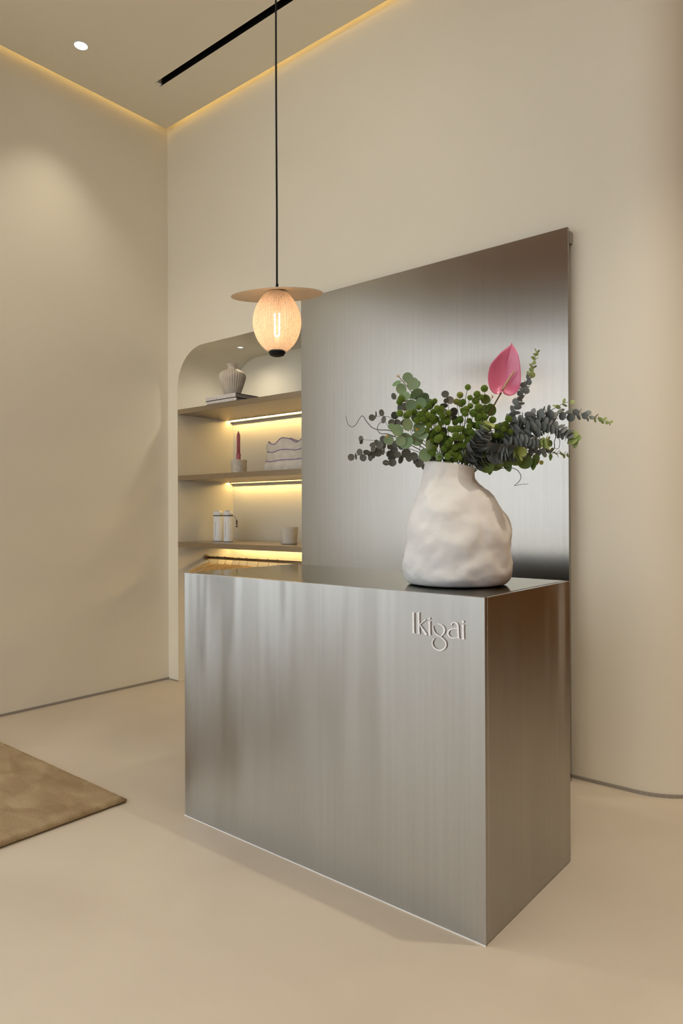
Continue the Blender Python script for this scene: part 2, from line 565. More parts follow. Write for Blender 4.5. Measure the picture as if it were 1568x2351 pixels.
def stroke(bm, pts, wd, th=.0042, y=-.0005, n=6):
    """flat ribbon of varying width along pts [(a, b, width_mm)] raised off the panel"""
    P = [(*zl(a, b), ww * .001) for a, b, ww in pts]
    if len(P) > 2:
        P = spline(P, n)
    Ls, Rs = [], []
    for i, (x, z, ww) in enumerate(P):
        a = P[max(i - 1, 0)]; b = P[min(i + 1, len(P) - 1)]
        d = Vector((b[0] - a[0], b[1] - a[1])); d.normalize()
        nx, nz = -d.y * ww / 2, d.x * ww / 2
        Ls.append((x + nx, z + nz)); Rs.append((x - nx, z - nz))
    def vs(l, yy): return [bm.verts.new((x, yy, z)) for x, z in l]
    lf, rf, lb, rb = vs(Ls, y - th), vs(Rs, y - th), vs(Ls, y), vs(Rs, y)
    for i in range(len(P) - 1):
        bm.faces.new((lf[i], lf[i + 1], rf[i + 1], rf[i]))
        bm.faces.new((lf[i], lf[i + 1], lb[i + 1], lb[i]))
        bm.faces.new((rf[i], rf[i + 1], rb[i + 1], rb[i]))
    bm.faces.new((lf[0], rf[0], rb[0], lb[0])); bm.faces.new((lf[-1], rf[-1], rb[-1], lb[-1]))


def stem_(bm, x0, y0, x1, y1, wd=6.6, fl=2.6):
    stroke(bm, [(x0, y0, wd + fl), (x0 + (x1 - x0) * .12, y0 + (y1 - y0) * .12, wd), (x0 + (x1 - x0) * .5, y0 + (y1 - y0) * .5, wd - .4), (x0 + (x1 - x0) * .88, y0 + (y1 - y0) * .88, wd), (x1, y1, wd + fl)], 0)


def dot_(bm, a, b, r):
    x, z = zl(a, b)
    f = [bm.verts.new((x + r * math.cos(k * PI / 8), -.0047, z + r * math.sin(k * PI / 8))) for k in range(16)]
    g = [bm.verts.new((x + r * math.cos(k * PI / 8), -.0005, z + r * math.sin(k * PI / 8))) for k in range(16)]
    bm.faces.new(f)
    for k in range(16):
        bm.faces.new((f[k], f[(k + 1) % 16], g[(k + 1) % 16], g[k]))


bm = B(); stem_(bm, 226, 192, 230, 548); obj('letter', bm, M['letter'], t)
bm = B(); stem_(bm, 314, 192, 320, 560)
stroke(bm, [(438, 316, 3.4), (385, 358, 2.4), (332, 410, 2.2)], 0); stroke(bm, [(338, 404, 3.0), (395, 492, 5.6), (452, 580, 8.0)], 0)
obj('letter', bm, M['letter'], t)
bm = B(); stem_(bm, 500, 345, 506, 584); dot_(bm, 502, 296, .0036); obj('letter', bm, M['letter'], t)
bm = B()
stroke(bm, [(563, 425, 2.2), (566, 470, 2.6), (590, 530, 2.8), (630, 575, 3.0), (685, 606, 3.4), (740, 648, 3.6), (778, 700, 4.0), (786, 760, 4.2), (752, 815, 4.0), (690, 842, 3.8), (622, 826, 3.6), (570, 780, 3.4), (552, 722, 3.2), (560, 675, 3.0), (588, 640, 3.0)], 0, n=4)
stroke(bm, [(640, 388, 2.2), (690, 398, 3.0), (735, 436, 4.6), (758, 490, 5.6), (745, 550, 4.6), (690, 608, 3.0)], 0)
obj('letter', bm, M['letter'], t)
bm = B()
stroke(bm, [(886, 418, 3.4), (884, 388, 3.4), (910, 364, 3.4), (948, 366, 4.0), (980, 395, 5.6), (990, 450, 6.4), (994, 540, 6.2), (998, 610, 6.4), (1000, 642, 8.2)], 0)
stroke(bm, [(975, 462, 2.6), (900, 474, 3.2), (842, 500, 4.4), (820, 550, 5.0), (838, 598, 4.4), (885, 628, 3.4), (940, 628, 3.0), (990, 612, 2.8)], 0)
obj('letter', bm, M['letter'], t)
bm = B(); stem_(bm, 1076, 402, 1082, 656); dot_(bm, 1076, 352, .0040); obj('letter', bm, M['letter'], t)

# ------------------------------------------------------------------ niche shelves with LED strips
SH = (2.1015, 1.5905, 1.0779)
names = ('top steel shelf in the arched niche carrying books and the cream vase', 'middle steel shelf in the arched niche carrying a pink candle and striped pouch', 'lowest steel shelf in the arched niche carrying white bottles and a cup')
for z, lb in zip(SH, names):
    t = thing('niche_shelf', lb, 'shelf', (0, WY, z), 'shelves in the niche')
    bm = B(); box(bm, NX0 + .001, NX1 - .001, 0, ND - .001, -.0376, 0, .0012); obj('board', bm, M['shelf_metal'], t)
    bm = B(); box(bm, NX0 + .004, NX1 - .004, .514, .519, -.0392, -.0377); obj('led_strip', bm, M['led'], t)
    bm = B(); box(bm, NX0 + .004, NX1 - .004, .530, .536, -.0475, -.0377); obj('profile', bm, M['shelf_metal'], t)
    bm = B(); box(bm, NX0 + .03, NX1 - .004, .488, .491, -.0428, -.0377); obj('profile_lip', bm, M['shelf_metal'], t)

# clothes rail and hangers
RY, RZ = WY + .275, .945
t = thing('clothes_rail', 'brushed metal clothes rail under the lowest niche shelf', 'rail', (NX0, RY, RZ))
bm = B(); tube(bm, [(.006, 0, 0), (NX1 - NX0 - .006, 0, 0)], .011, 16); obj('rod', bm, M['rail'], t, smooth=True)
for x in (.001, NX1 - NX0 - .011):
    bm = B(); tube(bm, [(x, 0, 0), (x + .010, 0, 0)], .026, 24); obj('flange', bm, M['rail'], t)
    bm = B(); tube(bm, [(x + (.010 if x < .1 else -.02), 0, 0), (x + (.03 if x < .1 else 0), 0, 0)], .015, 20); obj('collar', bm, M['rail'], t)


def hanger(x, first, label):
    t = thing('clothes_hanger', label, 'hanger', (x, RY, RZ), 'wooden hangers on the rail')
    pts = []
    for k in range(13):                      # hook over the rod
        a = math.radians(200 - k * 17)
        pts.append((0, .0145 * math.cos(a), .0145 * math.sin(a)))
    pts += [(0, .0135, -.012), (0, .004, -.026), (0, 0, -.036), (0, 0, -.062)]
    bm = B(); tube(bm, pts, .0017, 6); obj('hook', bm, M['rail'], t, smooth=True)
    arms = []
    for k in range(15):
        s = -1 + 2 * k / 14
        arms.append((0, s * .195, -.058 - .052 * abs(s) ** 1.25, ))
    bm = B()
    rings = []
    for (x_, y_, z_) in arms:
        hw = .0065; hh = .015 - .003 * abs(y_) / .195
        rings.append([bm.verts.new((x_ + dx * hw, y_, z_ + dz * hh)) for dx, dz in ((-1, -.7), (1, -.7), (1, .7), (.4, 1), (-.4, 1), (-1, .7))])
    for a, b in zip(rings, rings[1:]):
        for k in range(6):
            bm.faces.new((a[k], a[(k + 1) % 6], b[(k + 1) % 6], b[k]))
    bm.faces.new(rings[0]); bm.faces.new(rings[-1][::-1])
    obj('shoulder', bm, M['wood'], t)
    bm = B(); tube(bm, [(0, -.165, -.122), (0, .165, -.122)], .0045, 8); obj('trouser_bar', bm, M['wood'], t)
    return t


hx = (-4.385, -4.279, -4.19, -4.104, -4.029, -3.941, -3.821, -3.71, -3.61)
ords = ('first', 'second', 'third', 'fourth', 'fifth', 'sixth', 'seventh', 'eighth', 'ninth')
h0 = None
for i, x in enumerate(hx):
    lb = 'pale wooden hanger on the niche rail, %s from the left wall flange' % ords[i]
    if h0 is None:
        h0 = hanger(x, True, lb)
    else:
        c = copy_tree(h0); c.location.x = x; c['label'] = lb
        c.rotation_euler.z = random.uniform(-.12, .12)

# ------------------------------------------------------------------ top shelf: books, ribbed vase
M['paper'] = add_noise(mat('book_cloth', (0.62, 0.59, 0.58), 0.7), (0.66, 0.63, 0.62), (0.80, 0.78, 0.77), scale=60, detail=3)
M['cover'] = mat('dark_cover', (0.03, 0.025, 0.025), 0.5)
M['pages'] = add_noise(mat('page_edges', (0.38, 0.35, 0.34), 0.8), (0.34, 0.31, 0.30), (0.42, 0.39, 0.37), scale=3, stretch=(1, 1, 200))
z = SH[0]


def book(x0, x1, y0, y1, z0, h, label):
    t = thing('book', label, 'book', (x0, y0, z0), 'books on the top niche shelf')
    Wb, Db = x1 - x0, y1 - y0
    bm = B(); box(bm, .004, Wb - .004, .004, Db - .004, .003, h - .003); obj('pages', bm, M['pages'], t)
    bm = B(); box(bm, 0, Wb, -.0015, Db, 0, .0045); obj('cover', bm, M['cover'], t)
    bm = B(); box(bm, 0, Wb, .004, Db, h - .004, h); obj('cover', bm, M['cover'], t)
    bm = B(); box(bm, 0, Wb, -.002, .004, .005, h - .0005); sp = obj('spine', bm, M['paper'], t)
    bm = B()                                  # rows of tiny printed marks along the spine
    random.seed(int(h * 1e5))
    x = .02
    while x < Wb - .02:
        d = random.uniform(.004, .016)
        box(bm, x, min(x + d, Wb - .01), -.0026, -.0018, h * .42, h * .5)
        x += d + random.uniform(.003, .02)
    obj('print', bm, M['pages'], sp)


book(-4.082, -3.756, WY + .012, WY + .155, z + .0005, .026, 'lower white spined book lying flat on the top niche shelf')
book(-4.090, -3.762, WY + .010, WY + .236, z + .0270, .033, 'upper white spined book with dark cover lying under the cream vase')
M['cream'] = add_noise(mat('cream_ceramic', (0.66, 0.60, 0.51), 0.9, spec=.15), (0.62, 0.56, 0.47), (0.70, 0.64, 0.55), scale=14, bump=.15, bscale=80)
t = thing('ribbed_vase', 'small cream ribbed ceramic vase with flared neck on the stacked books', 'vase', (-3.925, WY + .125, z + .0603))
prof = spline([(.052, 0), (.062, .028), (.080, .080), (.094, .125), (.0985, .150), (.092, .172), (.070, .190), (.044, .202), (.036, .209)], 5)
bm = B(); lathe(bm, prof, 192, rib=.022, nrib=32)
obj('body', bm, M['cream'], t, smooth=True)
bm = B(); lathe(bm, spline([(.037, .208), (.033, .218), (.033, .228), (.040, .240), (.043, .244), (.040, .245), (.031, .236), (.029, .215)], 4), 48, cap0=False)
obj('neck', bm, M['cream'], t, smooth=True)

# ------------------------------------------------------------------ middle shelf: candle, holder, pouch
z = SH[1]
M['pinkwax'] = mat('rose_wax', (0.40, 0.105, 0.135), 0.45)
M['stone'] = add_noise(mat('speckled_stone', (0.55, 0.5, 0.42), 0.6), (0.46, 0.41, 0.34), (0.60, 0.55, 0.47), scale=45, detail=4)
cxh, cyh = -3.868, WY + .135
t = thing('candle_holder', 'round speckled stone candle holder on the middle niche shelf', 'candle holder', (cxh, cyh, z + .0005))
bm = B(); lathe(bm, [(.055, 0), (.058, .003), (.058, .098), (.056, .101), (.016, .101), (.014, .097), (.014, .06)], 48, cap1=True); obj('body', bm, M['stone'], t, smooth=False)
bm = B(); lathe(bm, [(.0585, .088), (.0600, .090), (.0600, .094), (.0585, .096)], 48, cap0=False); obj('rim_band', bm, M['stone'], t, smooth=True)
t = thing('taper_candle', 'rose pink taper candle standing in the stone holder', 'candle', (cxh - .004, cyh, z + .0985))
bm = B(); lathe(bm, [(.0125, 0.004), (.0125, .175), (.0115, .19), (.003, .215)], 24, cap1=True); obj('wax', bm, M['pinkwax'], t, smooth=True)
bm = B(); lathe(bm, [(.010, 0), (.0165, .004), (.0165, .040), (.0185, .041), (.0185, .046), (.0125, .047)], 24); obj('collar', bm, M['pinkwax'], t)
bm = B(); tube(bm, [(0, 0, .213), (.001, 0, .226)], .001, 5); obj('wick', bm, M['cream'], t)

M['knit'] = add_noise(mat('rib_knit', (0.6, 0.55, 0.48), 0.9), (0.55, 0.5, 0.43), (0.64, 0.59, 0.52), scale=20, bump=.5, bscale=120)
M['lilac'] = mat('lilac_yarn', (0.27, 0.20, 0.37), 0.9)
px, py = -3.34, WY + .16
t = thing('knit_pouch', 'cream ribbed knit pouch with lilac stripes on the middle niche shelf', 'pouch', (px, py, z + .0005))
NA, NZ = 320, 26


def pouch_pt(a, q, out=0.0):
    """superellipse body, q = 0 bottom .. 1 ruffled mouth"""
    ca, sa = math.cos(a), math.sin(a)
    ex = .62
    hx, hy = .245, .085
    k = 1 - .10 * q + .02 * math.sin(3 * q * PI)
    rib = 1 + .012 * math.cos(a * 80)
    bulge = 1 + .05 * math.sin(q * PI * 3) ** 2
    x = hx * k * rib * bulge * math.copysign(abs(ca) ** ex, ca)
    y = hy * (1 - .45 * q) * rib * bulge * math.copysign(abs(sa) ** ex, sa)
    wv = .020 * math.cos(x * 27 + 1.1 + .5 * (sa > 0)) + .004 * math.sin(x * 60)
    zz = .215 * q + wv * (.25 * q + .75 * q ** 4)
    l = math.hypot(x, y) or 1
    return Vector((x * (1 + out / l), y * (1 + out / l), zz))


bm = B()
rings = []
for j in range(NZ + 1):
    q = j / NZ
    sc = 1 if j else .94
    rings.append([bm.verts.new(pouch_pt(2 * PI * k / NA, q) * (Vector((sc, sc, 1)) if 0 else 1)) for k in range(NA)])
for a, b in zip(rings, rings[1:]):
    for k in range(NA):
        bm.faces.new((a[k], a[(k + 1) % NA], b[(k + 1) % NA], b[k]))
bm.faces.new(rings[0][::-1])
obj('body', bm, M['knit'], t, smooth=True)
for q in (.34, .66, .985):
    bm = B()
    tube(bm, [pouch_pt(2 * PI * k / 160, q + .012 * math.sin(k * .16), .002) for k in range(161)], .0032, 6, cap=False)
    obj('stripe', bm, M['lilac'], t, smooth=True)

# ------------------------------------------------------------------ lowest shelf: bottles, cup
z = SH[2]
M['bottle'] = mat('white_bottle', (0.88, 0.90, 0.93), 0.3)
M['ink'] = mat('grey_print', (0.13, 0.12, 0.12), 0.6)
M['strap'] = mat('dark_cord', (0.05, 0.035, 0.03), 0.7)


def bottle(x, y, label, charm):
    t = thing('drink_bottle', label, 'bottle', (x, y, z + .0005), 'white bottles on the lowest niche shelf')
    r = .036
    bm = B(); lathe(bm, [(r - .003, 0), (r, .003), (r, .196), (r - .002, .199)], 48, cap1=True); bo = obj('body', bm, M['bottle'], t, smooth=False)
    bo.data.set_sharp_from_angle(angle=.6)
    for p in bo.data.polygons: p.use_smooth = True
    bm = B(); lathe(bm, [(r - .001, .203), (r - .001, .222), (r - .006, .234), (r - .016, .241), (r - .026, .243)], 48, cap1=True); cp = obj('cap', bm, M['bottle'], t, smooth=True)
    bm = B(); lathe(bm, [(r - .001, .198), (r + .0015, .199), (r + .0015, .203), (r - .001, .204)], 48, cap0=False); obj('strap_ring', bm, M['strap'], t)
    # print running down the side turned to the room
    ang0 = math.atan2(CAMP.y - y, CAMP.x - x) - .62
    bm = B()
    zz = .152
    random.seed(5)
    hs = (1.6, 1, 1.5, 1, 1.6, 1, 1.6, 1, 1, 1, 1, 1, 1, 1)
    for q in hs:
        a0 = ang0 - .07; a1 = ang0 - .07 + .15 * q
        for (za, zb, b0, b1) in ((zz, zz - .0012, a0, a1), (zz - .0055, zz - .0067, a0, a0 + .15), (zz, zz - .0067, a0 + .13, a0 + .16)):
            n = 3
            vs = []
            for k in range(n + 1):
                a = b0 + (b1 - b0) * k / n
                vs.append([bm.verts.new(((r + .0004) * math.cos(a), (r + .0004) * math.sin(a), h)) for h in (za, zb)])
            for k in range(n):
                bm.faces.new((vs[k][0], vs[k + 1][0], vs[k + 1][1], vs[k][1]))
        zz -= .0082
    obj('print', bm, M['ink'], bo)
    bm = B(); lathe(bm, [(r + .0003, .0005), (r + .0006, .002), (r + .0003, .004)], 48, cap0=False); obj('foot_ring', bm, M['ink'], t)
    if charm:
        c = Vector((RT.x, RT.y, 0)).normalized()
        bm = B(); tube(bm, [c * (r + .001) + Vector((0, 0, .2)), c * (r + .014) + Vector((0, 0, .196)), c * (r + .024) + Vector((0, 0, .178)), c * (r + .029) + Vector((0, 0, .165))], .0016, 6); st_ = obj('wrist_strap', bm, M['strap'], t)
        cc = c * (r + .030)
        bm = B(); tube(bm, [cc + Vector((0, 0, .167)), cc + Vector((0, 0, .13))], .0055, 8); tube(bm, [cc + Vector((0, 0, .126)), cc + Vector((0, 0, .112))], .004, 8, r1=.0085); obj('tassel', bm, M['strap'], st_)


bottle(-4.238, 3.597, 'left white drink bottle with grey vertical print on the lowest niche shelf', False)
bottle(-4.109, 3.588, 'right white drink bottle with a dark hanging charm on the lowest niche shelf', True)
t = thing('ceramic_cup', 'plain off white tapered cup at the right of the lowest niche shelf', 'cup', (-3.468, 3.60, z + .0005))
bm = B(); lathe(bm, [(.052, 0), (.056, .003), (.0635, .118), (.0625, .121), (.0605, .119), (.054, .012)], 48, cap1=True); o = obj('body', bm, M['cream'], t, smooth=True)
o.data.set_sharp_from_angle(angle=.7)
bm = B(); lathe(bm, [(.050, -.0004), (.0525, .002)], 48, cap0=True); obj('foot', bm, M['ink'], t)

# ------------------------------------------------------------------ pendant lamp
PD = 3.09
pc = deep(636, 738, PD)
px_m = PD / FPX                        # metres per pixel at the lamp
t = thing('pendant_lamp', 'hanging pendant lamp with ribbed egg shaped glass under a curved cream disc', 'pendant lamp', pc)
M['egg'] = bpy.data.materials.new('ribbed_opal_glass'); M['egg'].use_nodes = True
tt = M['egg'].node_tree; tt.nodes.clear()
om = tt.nodes.new('ShaderNodeOutputMaterial'); mx = tt.nodes.new('ShaderNodeMixShader'); mx2 = tt.nodes.new('ShaderNodeMixShader')
tl = tt.nodes.new('ShaderNodeBsdfTranslucent'); tl.inputs[0].default_value = (0.95, 0.74, 0.58, 1)
df = tt.nodes.new('ShaderNodeBsdfDiffuse'); df.inputs[0].default_value = (0.9, 0.78, 0.66, 1)
tp = tt.nodes.new('ShaderNodeBsdfTransparent'); tp.inputs[0].default_value = (1, .96, .92, 1)
mx.inputs[0].default_value = .35; mx2.inputs[0].default_value = .38
tt.links.new(tl.outputs[0], mx.inputs[1]); tt.links.new(df.outputs[0], mx.inputs[2])
enz = tt.nodes.new('ShaderNodeTexNoise'); enz.inputs['Scale'].default_value = 210; enz.inputs['Detail'].default_value = 1
etc = tt.nodes.new('ShaderNodeTexCoord'); tt.links.new(etc.outputs['Object'], enz.inputs[0])
emr = tt.nodes.new('ShaderNodeMapRange'); emr.inputs['From Min'].default_value = .55; emr.inputs['From Max'].default_value = .75
emr.inputs['To Min'].default_value = .34; emr.inputs['To Max'].default_value = .75
tt.links.new(enz.outputs['Fac'], emr.inputs['Value']); tt.links.new(emr.outputs[0], mx2.inputs[0])
tt.links.new(mx.outputs[0], mx2.inputs[1]); tt.links.new(tp.outputs[0], mx2.inputs[2]); tt.links.new(mx2.outputs[0], om.inputs[0])
# egg profile in px relative to (636, 738): (half width, v)
eg = [(17, 669), (30, 679), (41, 695), (50, 715), (54.5, 738), (51, 762), (42, 784), (31, 798), (22, 806)]
prof = spline([(r_ * px_m, (738 - v) * px_m) for r_, v in eg][::-1], 4)
bm = B(); lathe(bm, prof, 312, rib=.030, nrib=52, cap0=False)
obj('glass_shade', bm, M['egg'], t, smooth=True)
bm = B(); lathe(bm, [(.020, (738 - 818) * px_m), (.030, (738 - 816) * px_m), (.0375, (738 - 810) * px_m), (.0375, (738 - 808) * px_m), (.030, (738 - 805) * px_m)], 40, cap1=True); obj('bottom_cap', bm, M['black'], t)
bm = B(); lathe(bm, [(.0385, (738 - 677) * px_m), (.0400, (738 - 674) * px_m), (.036, (738 - 669) * px_m), (.012, (738 - 667) * px_m)], 40, cap1=True); obj('top_cap', bm, M['black'], t)
M['disc'] = mat('cream_disc', (0.72, 0.62, 0.48), 0.5)
bm = B()
Rr = 105.5 * px_m
rings = []
NS = 72
tilt = Matrix.Rotation(math.radians(8.5), 3, Vector((RT.x, RT.y, 0)).normalized()) @ Matrix.Rotation(math.radians(-2.6), 3, Vector((FW.x, FW.y, 0)).normalized())
tilt = tilt.inverted() if False else tilt
for th_, dr in ((0, 0), (.0016, 0)):
    for k in range(11):
        q = .06 + .94 * k / 10
        rings.append([Vector((q * Rr * math.cos(2 * PI * j / NS), q * Rr * math.sin(2 * PI * j / NS), -.105 * Rr * q * q + th_)) for j in range(NS)])
vv = [[bm.verts.new(tilt @ p + Vector((0, 0, (738 - 667) * px_m))) for p in rg] for rg in rings]
for i in list(range(10)) + list(range(11, 21)):
    for j in range(NS):
        bm.faces.new((vv[i][j], vv[i][(j + 1) % NS], vv[i + 1][(j + 1) % NS], vv[i + 1][j]))
for a, b in ((10, 21), (0, 11)):
    for j in range(NS):
        bm.faces.new((vv[a][j], vv[a][(j + 1) % NS], vv[b][(j + 1) % NS], vv[b][j]))
obj('disc_shade', bm, M['disc'], t, smooth=False)
top = CH - pc.z
bm = B(); tube(bm, [(0, 0, (738 - 666) * px_m), (0, 0, .16), (.001, .0, .5), (-.001, 0, 1.0), (0, 0, top)], .0042, 8); obj('cord', bm, M['black'], t, smooth=True)
bm = B(); tube(bm, [(0.001, 0, (738 - 664) * px_m), (0.001, 0, (738 - 652) * px_m)], .006, 10); obj('cord_grip', bm, M['black'], t)
bm = B(); lathe(bm, [(.05, top - .03), (.05, top - .001)], 32, cap1=True); obj('ceiling_rose', bm, M['black'], t)
bm = B(); lathe(bm, [(.017, (738 - 711) * px_m), (.017, (738 - 672) * px_m)], 24, cap1=True); obj('lamp_socket', bm, M['shelf_metal'], t)
M['fil'] = emis('filament', (1.0, 0.72, 0.42), 60)
M['bulb'] = gl
bm = B()
fw_ = .0105
side = Vector((RT.x, RT.y, 0)).normalized()
pts = [side * fw_ + Vector((0, 0, .035))] + [side * fw_ + Vector((0, 0, -.055))] + [side * (fw_ * math.cos(a)) + Vector((0, 0, -.055 - fw_ * math.sin(a))) for a in (PI * k / 8 for k in range(1, 8))] + [side * -fw_ + Vector((0, 0, -.055)), side * -fw_ + Vector((0, 0, .035))]
fl = obj('filament', tube(bm, pts, .0022, 8), M['fil'], t, smooth=True)
bm = B(); lathe(bm, [(.006, -.088), (.014, -.082), (.019, -.07), (.019, .03), (.014, .045), (.013, .055)], 24); obj('bulb', bm, gl, t, smooth=True)
ld = bpy.data.lights.new('bulb_lamp', 'POINT'); ld.energy = 0.17; ld.color = (1, .76, .52); ld.shadow_soft_size = .02
lo = bpy.data.objects.new('bulb_lamp', ld); COL.objects.link(lo); lo.parent = t; lo.location = (0, 0, -.02)

# ------------------------------------------------------------------ rug
RX, RY_ = -2.751, 1.800
M['rug'] = add_noise(mat('tufted_wool', (0.3, 0.2, 0.1), 0.95, spec=0.1, Sheen_Weight=.5, Sheen_Roughness=.5), (0.30, 0.20, 0.10), (0.52, 0.385, 0.225), scale=3.6, stretch=(1, 2.2, 1), detail=6, dist=.8, bump=1.0, bscale=120, lo=.34, hi=.68)
M['rug'].node_tree.nodes['Principled BSDF'].inputs['Sheen Tint'].default_value = (.8, .62, .4, 1)
M['rugback'] = mat('rug_backing', (0.16, 0.10, 0.045), 0.95)
t = thing('rug', 'light brown short pile rug corner on the pale floor at left', 'rug', (RX, RY_, 0))
rw, rl = 1.55, 2.6
bm = B()
nx, ny = 130, 210
g = []
for i in range(nx + 1):
    row = []
    for j in range(ny + 1):
        x = -rw * (1 - i / nx); y = -rl * j / ny
        e = min(-x, x + rw, -y, y + rl)
        zt = .024 + .003 * noise.noise(Vector((x * 5, y * 9, 0))) + .0014 * noise.noise(Vector((x * 60, y * 60, 3)))
        if e < .012:
            zt -= .010 * (1 - e / .012) ** 2
        jx = .0035 * noise.noise(Vector((y * 30, 1, 7))) + .002 * noise.noise(Vector((y * 110, 1, 7)))
        jy = .0035 * noise.noise(Vector((x * 30, 5, 2))) + .002 * noise.noise(Vector((x * 110, 5, 2)))
        row.append(bm.verts.new((x + jx, y + jy, zt)))
    g.append(row)
for i in range(nx):
    for j in range(ny):
        bm.faces.new((g[i][j], g[i + 1][j], g[i + 1][j + 1], g[i][j + 1]))
edge = g[nx][::1] + [g[i][ny] for i in range(nx - 1, -1, -1)] + [g[0][j] for j in range(ny - 1, -1, -1)] + [g[i][0] for i in range(1, nx)]
lowv = [bm.verts.new((v.co.x, v.co.y, .008)) for v in edge]
for k in range(len(edge)):
    q = (k + 1) % len(edge)
    bm.faces.new((edge[k], edge[q], lowv[q], lowv[k]))
obj('pile', bm, M['rug'], t, smooth=True)
bm = B(); box(bm, -rw + .004, -.004, -rl + .004, -.004, .0005, .009); obj('backing', bm, M['rugback'], t)

# ------------------------------------------------------------------ big white vase
VD = 2.503
vb = deep(1049, 1335, VD); vb.z = KH
M['plaster'] = add_noise(mat('white_plaster', (0.74, 0.70, 0.645), 0.75, spec=0.3), (0.71, 0.70, 0.68), (0.77, 0.765, 0.755), scale=7, detail=4, bump=.25, bscale=9, bdist=.02)
t = thing('white_vase', 'large lumpy white plaster vase holding the bouquet on the counter', 'vase', vb)
side = Vector((RT.x, RT.y, 0)).normalized()
frnt = Vector((-FW.x, -FW.y, 0)).normalized()
mp_ = VD / FPX
pl = [(952, 1147, 1345), (938, 1160, 1338), (930, 1167.5, 1326), (926.5, 1170, 1311), (926, 1172, 1290), (927.5, 1173, 1262), (929, 1173, 1240), (934, 1169, 1208), (940, 1162, 1184), (948, 1150, 1160), (956, 1130, 1138), (964, 1108, 1118), (970, 1094, 1100), (973, 1091, 1085), (975, 1090.5, 1072), (976, 1090.5, 1067)]
pl = spline(pl, 4)
bm = B()
rings = []
NS = 128
for i, (l_, r_, v) in enumerate(pl):
    zz = max(0.0012, (1338 - v) * mp_ + .004 if v < 1338 else (1345 - v) / 7 * .005)
    c0 = ((l_ + r_) / 2 - 1049) * mp_
    rad = (r_ - l_) / 2 * mp_
    ring = []
    for k in range(NS):
        a = 2 * PI * k / NS
        p = side * (c0 + rad * math.cos(a)) + frnt * (rad * .95 * math.sin(a))
        fade = min(1, zz / .03) * min(1, max(0, (.405 - zz) / .08) + .12)
        n = noise.noise(p * 9 + Vector((0, 0, zz * 9 + 3))) * .008 + noise.noise(p * 24 + Vector((4, 0, zz * 24))) * .006 + noise.noise(p * 55 + Vector((4, 9, zz * 55))) * .0018
        # a few pressed folds in the clay
        n += .007 * math.sin(zz * 46 + 4.5 * noise.noise(Vector((math.cos(a) * 1.5, math.sin(a) * 1.5, 8)))) * (.5 + noise.noise(p * 5))
        q = p + (p - side * c0).normalized() * n * fade
        # rim sinks to the right, following the tilt of the mouth
        zr = zz - (max(0, zz - .33) / .09) * .011 * (math.cos(a) + .25)
        ring.append(bm.verts.new((q.x, q.y, zr)))
    rings.append(ring)
# lip and inside
last = [v.co.copy() for v in rings[-1]]
cen = sum(last, Vector()) / NS
for sc, dz in ((.975, .003), (.94, .001), (.92, -.02), (.90, -.12)):
    rings.append([bm.verts.new(cen + Vector(((p.x - cen.x) * sc, (p.y - cen.y) * sc, p.z - cen.z + dz))) for p in last])
for a, b in zip(rings, rings[1:]):
    for k in range(NS):
        bm.faces.new((a[k], a[(k + 1) % NS], b[(k + 1) % NS], b[k]))
bm.faces.new(rings[0][::-1])
bm.faces.new(rings[-1])
obj('body', bm, M['plaster'], t, smooth=True)
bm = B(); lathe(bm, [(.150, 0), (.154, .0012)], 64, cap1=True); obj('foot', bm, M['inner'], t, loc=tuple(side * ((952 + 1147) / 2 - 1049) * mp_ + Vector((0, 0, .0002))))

# ------------------------------------------------------------------ bouquet
random.seed(21)


def leafmat(name, c1, c2, rough=.55):
    mt = mat(name, c1, rough, spec=.4)
    t_, n, l, b = nodes(mt)
    oi = n.new('ShaderNodeObjectInfo')
    r = n.new('ShaderNodeValToRGB')
    r.color_ramp.elements[0].color = (*c1, 1); r.color_ramp.elements[1].color = (*c2, 1)
    l.new(oi.outputs['Random'], r.inputs[0])
    tc = n.new('ShaderNodeTexCoord'); nz = n.new('ShaderNodeTexNoise'); nz.inputs['Scale'].default_value = 2.5
    l.new(tc.outputs['Object'], nz.inputs[0])
    mxn = n.new('ShaderNodeMix'); mxn.data_type = 'RGBA'; mxn.blend_type = 'MULTIPLY'
    mxn.inputs[0].default_value = .5
    l.new(r.outputs[0], mxn.inputs[6]); l.new(nz.outputs['Color'], mxn.inputs[7])
    hs = n.new('ShaderNodeHueSaturation'); hs.inputs['Value'].default_value = 1.3
    l.new(r.outputs[0], b.inputs['Base Color'])
    n.remove(mxn); n.remove(hs); n.remove(nz); n.remove(tc)
    return mt


M['dollar'] = leafmat('silver_dollar_leaf', (0.166, 0.271, 0.131), (0.280, 0.385, 0.228))
M['dark'] = leafmat('dark_round_leaf', (0.068, 0.075, 0.061), (0.145, 0.139, 0.112))
M['blue'] = leafmat('grey_blue_leaf', (0.150, 0.172, 0.168), (0.285, 0.300, 0.295))
M['lime'] = leafmat('lime_leaf', (0.275, 0.362, 0.112), (0.388, 0.450, 0.175))
M['olive'] = leafmat('olive_leaf', (0.093, 0.160, 0.029), (0.168, 0.240, 0.056))
M['berry'] = leafmat('green_berry', (0.095, 0.165, 0.016), (0.175, 0.255, 0.034), .7)
M['berry_pale'] = leafmat('pale_green_berry', (0.300, 0.324, 0.060), (0.360, 0.384, 0.084), .7)
M['gold'] = mat('yellow_bud', (0.55, 0.30, 0.03), .5)
M['gstem'] = mat('green_stem', (0.10, 0.11, 0.04), .6)
M['dstem'] = mat('dark_stem', (0.035, 0.032, 0.022), .6)
M['bstem'] = mat('brown_stem', (0.12, 0.085, 0.035), .6)

LEAF = {}


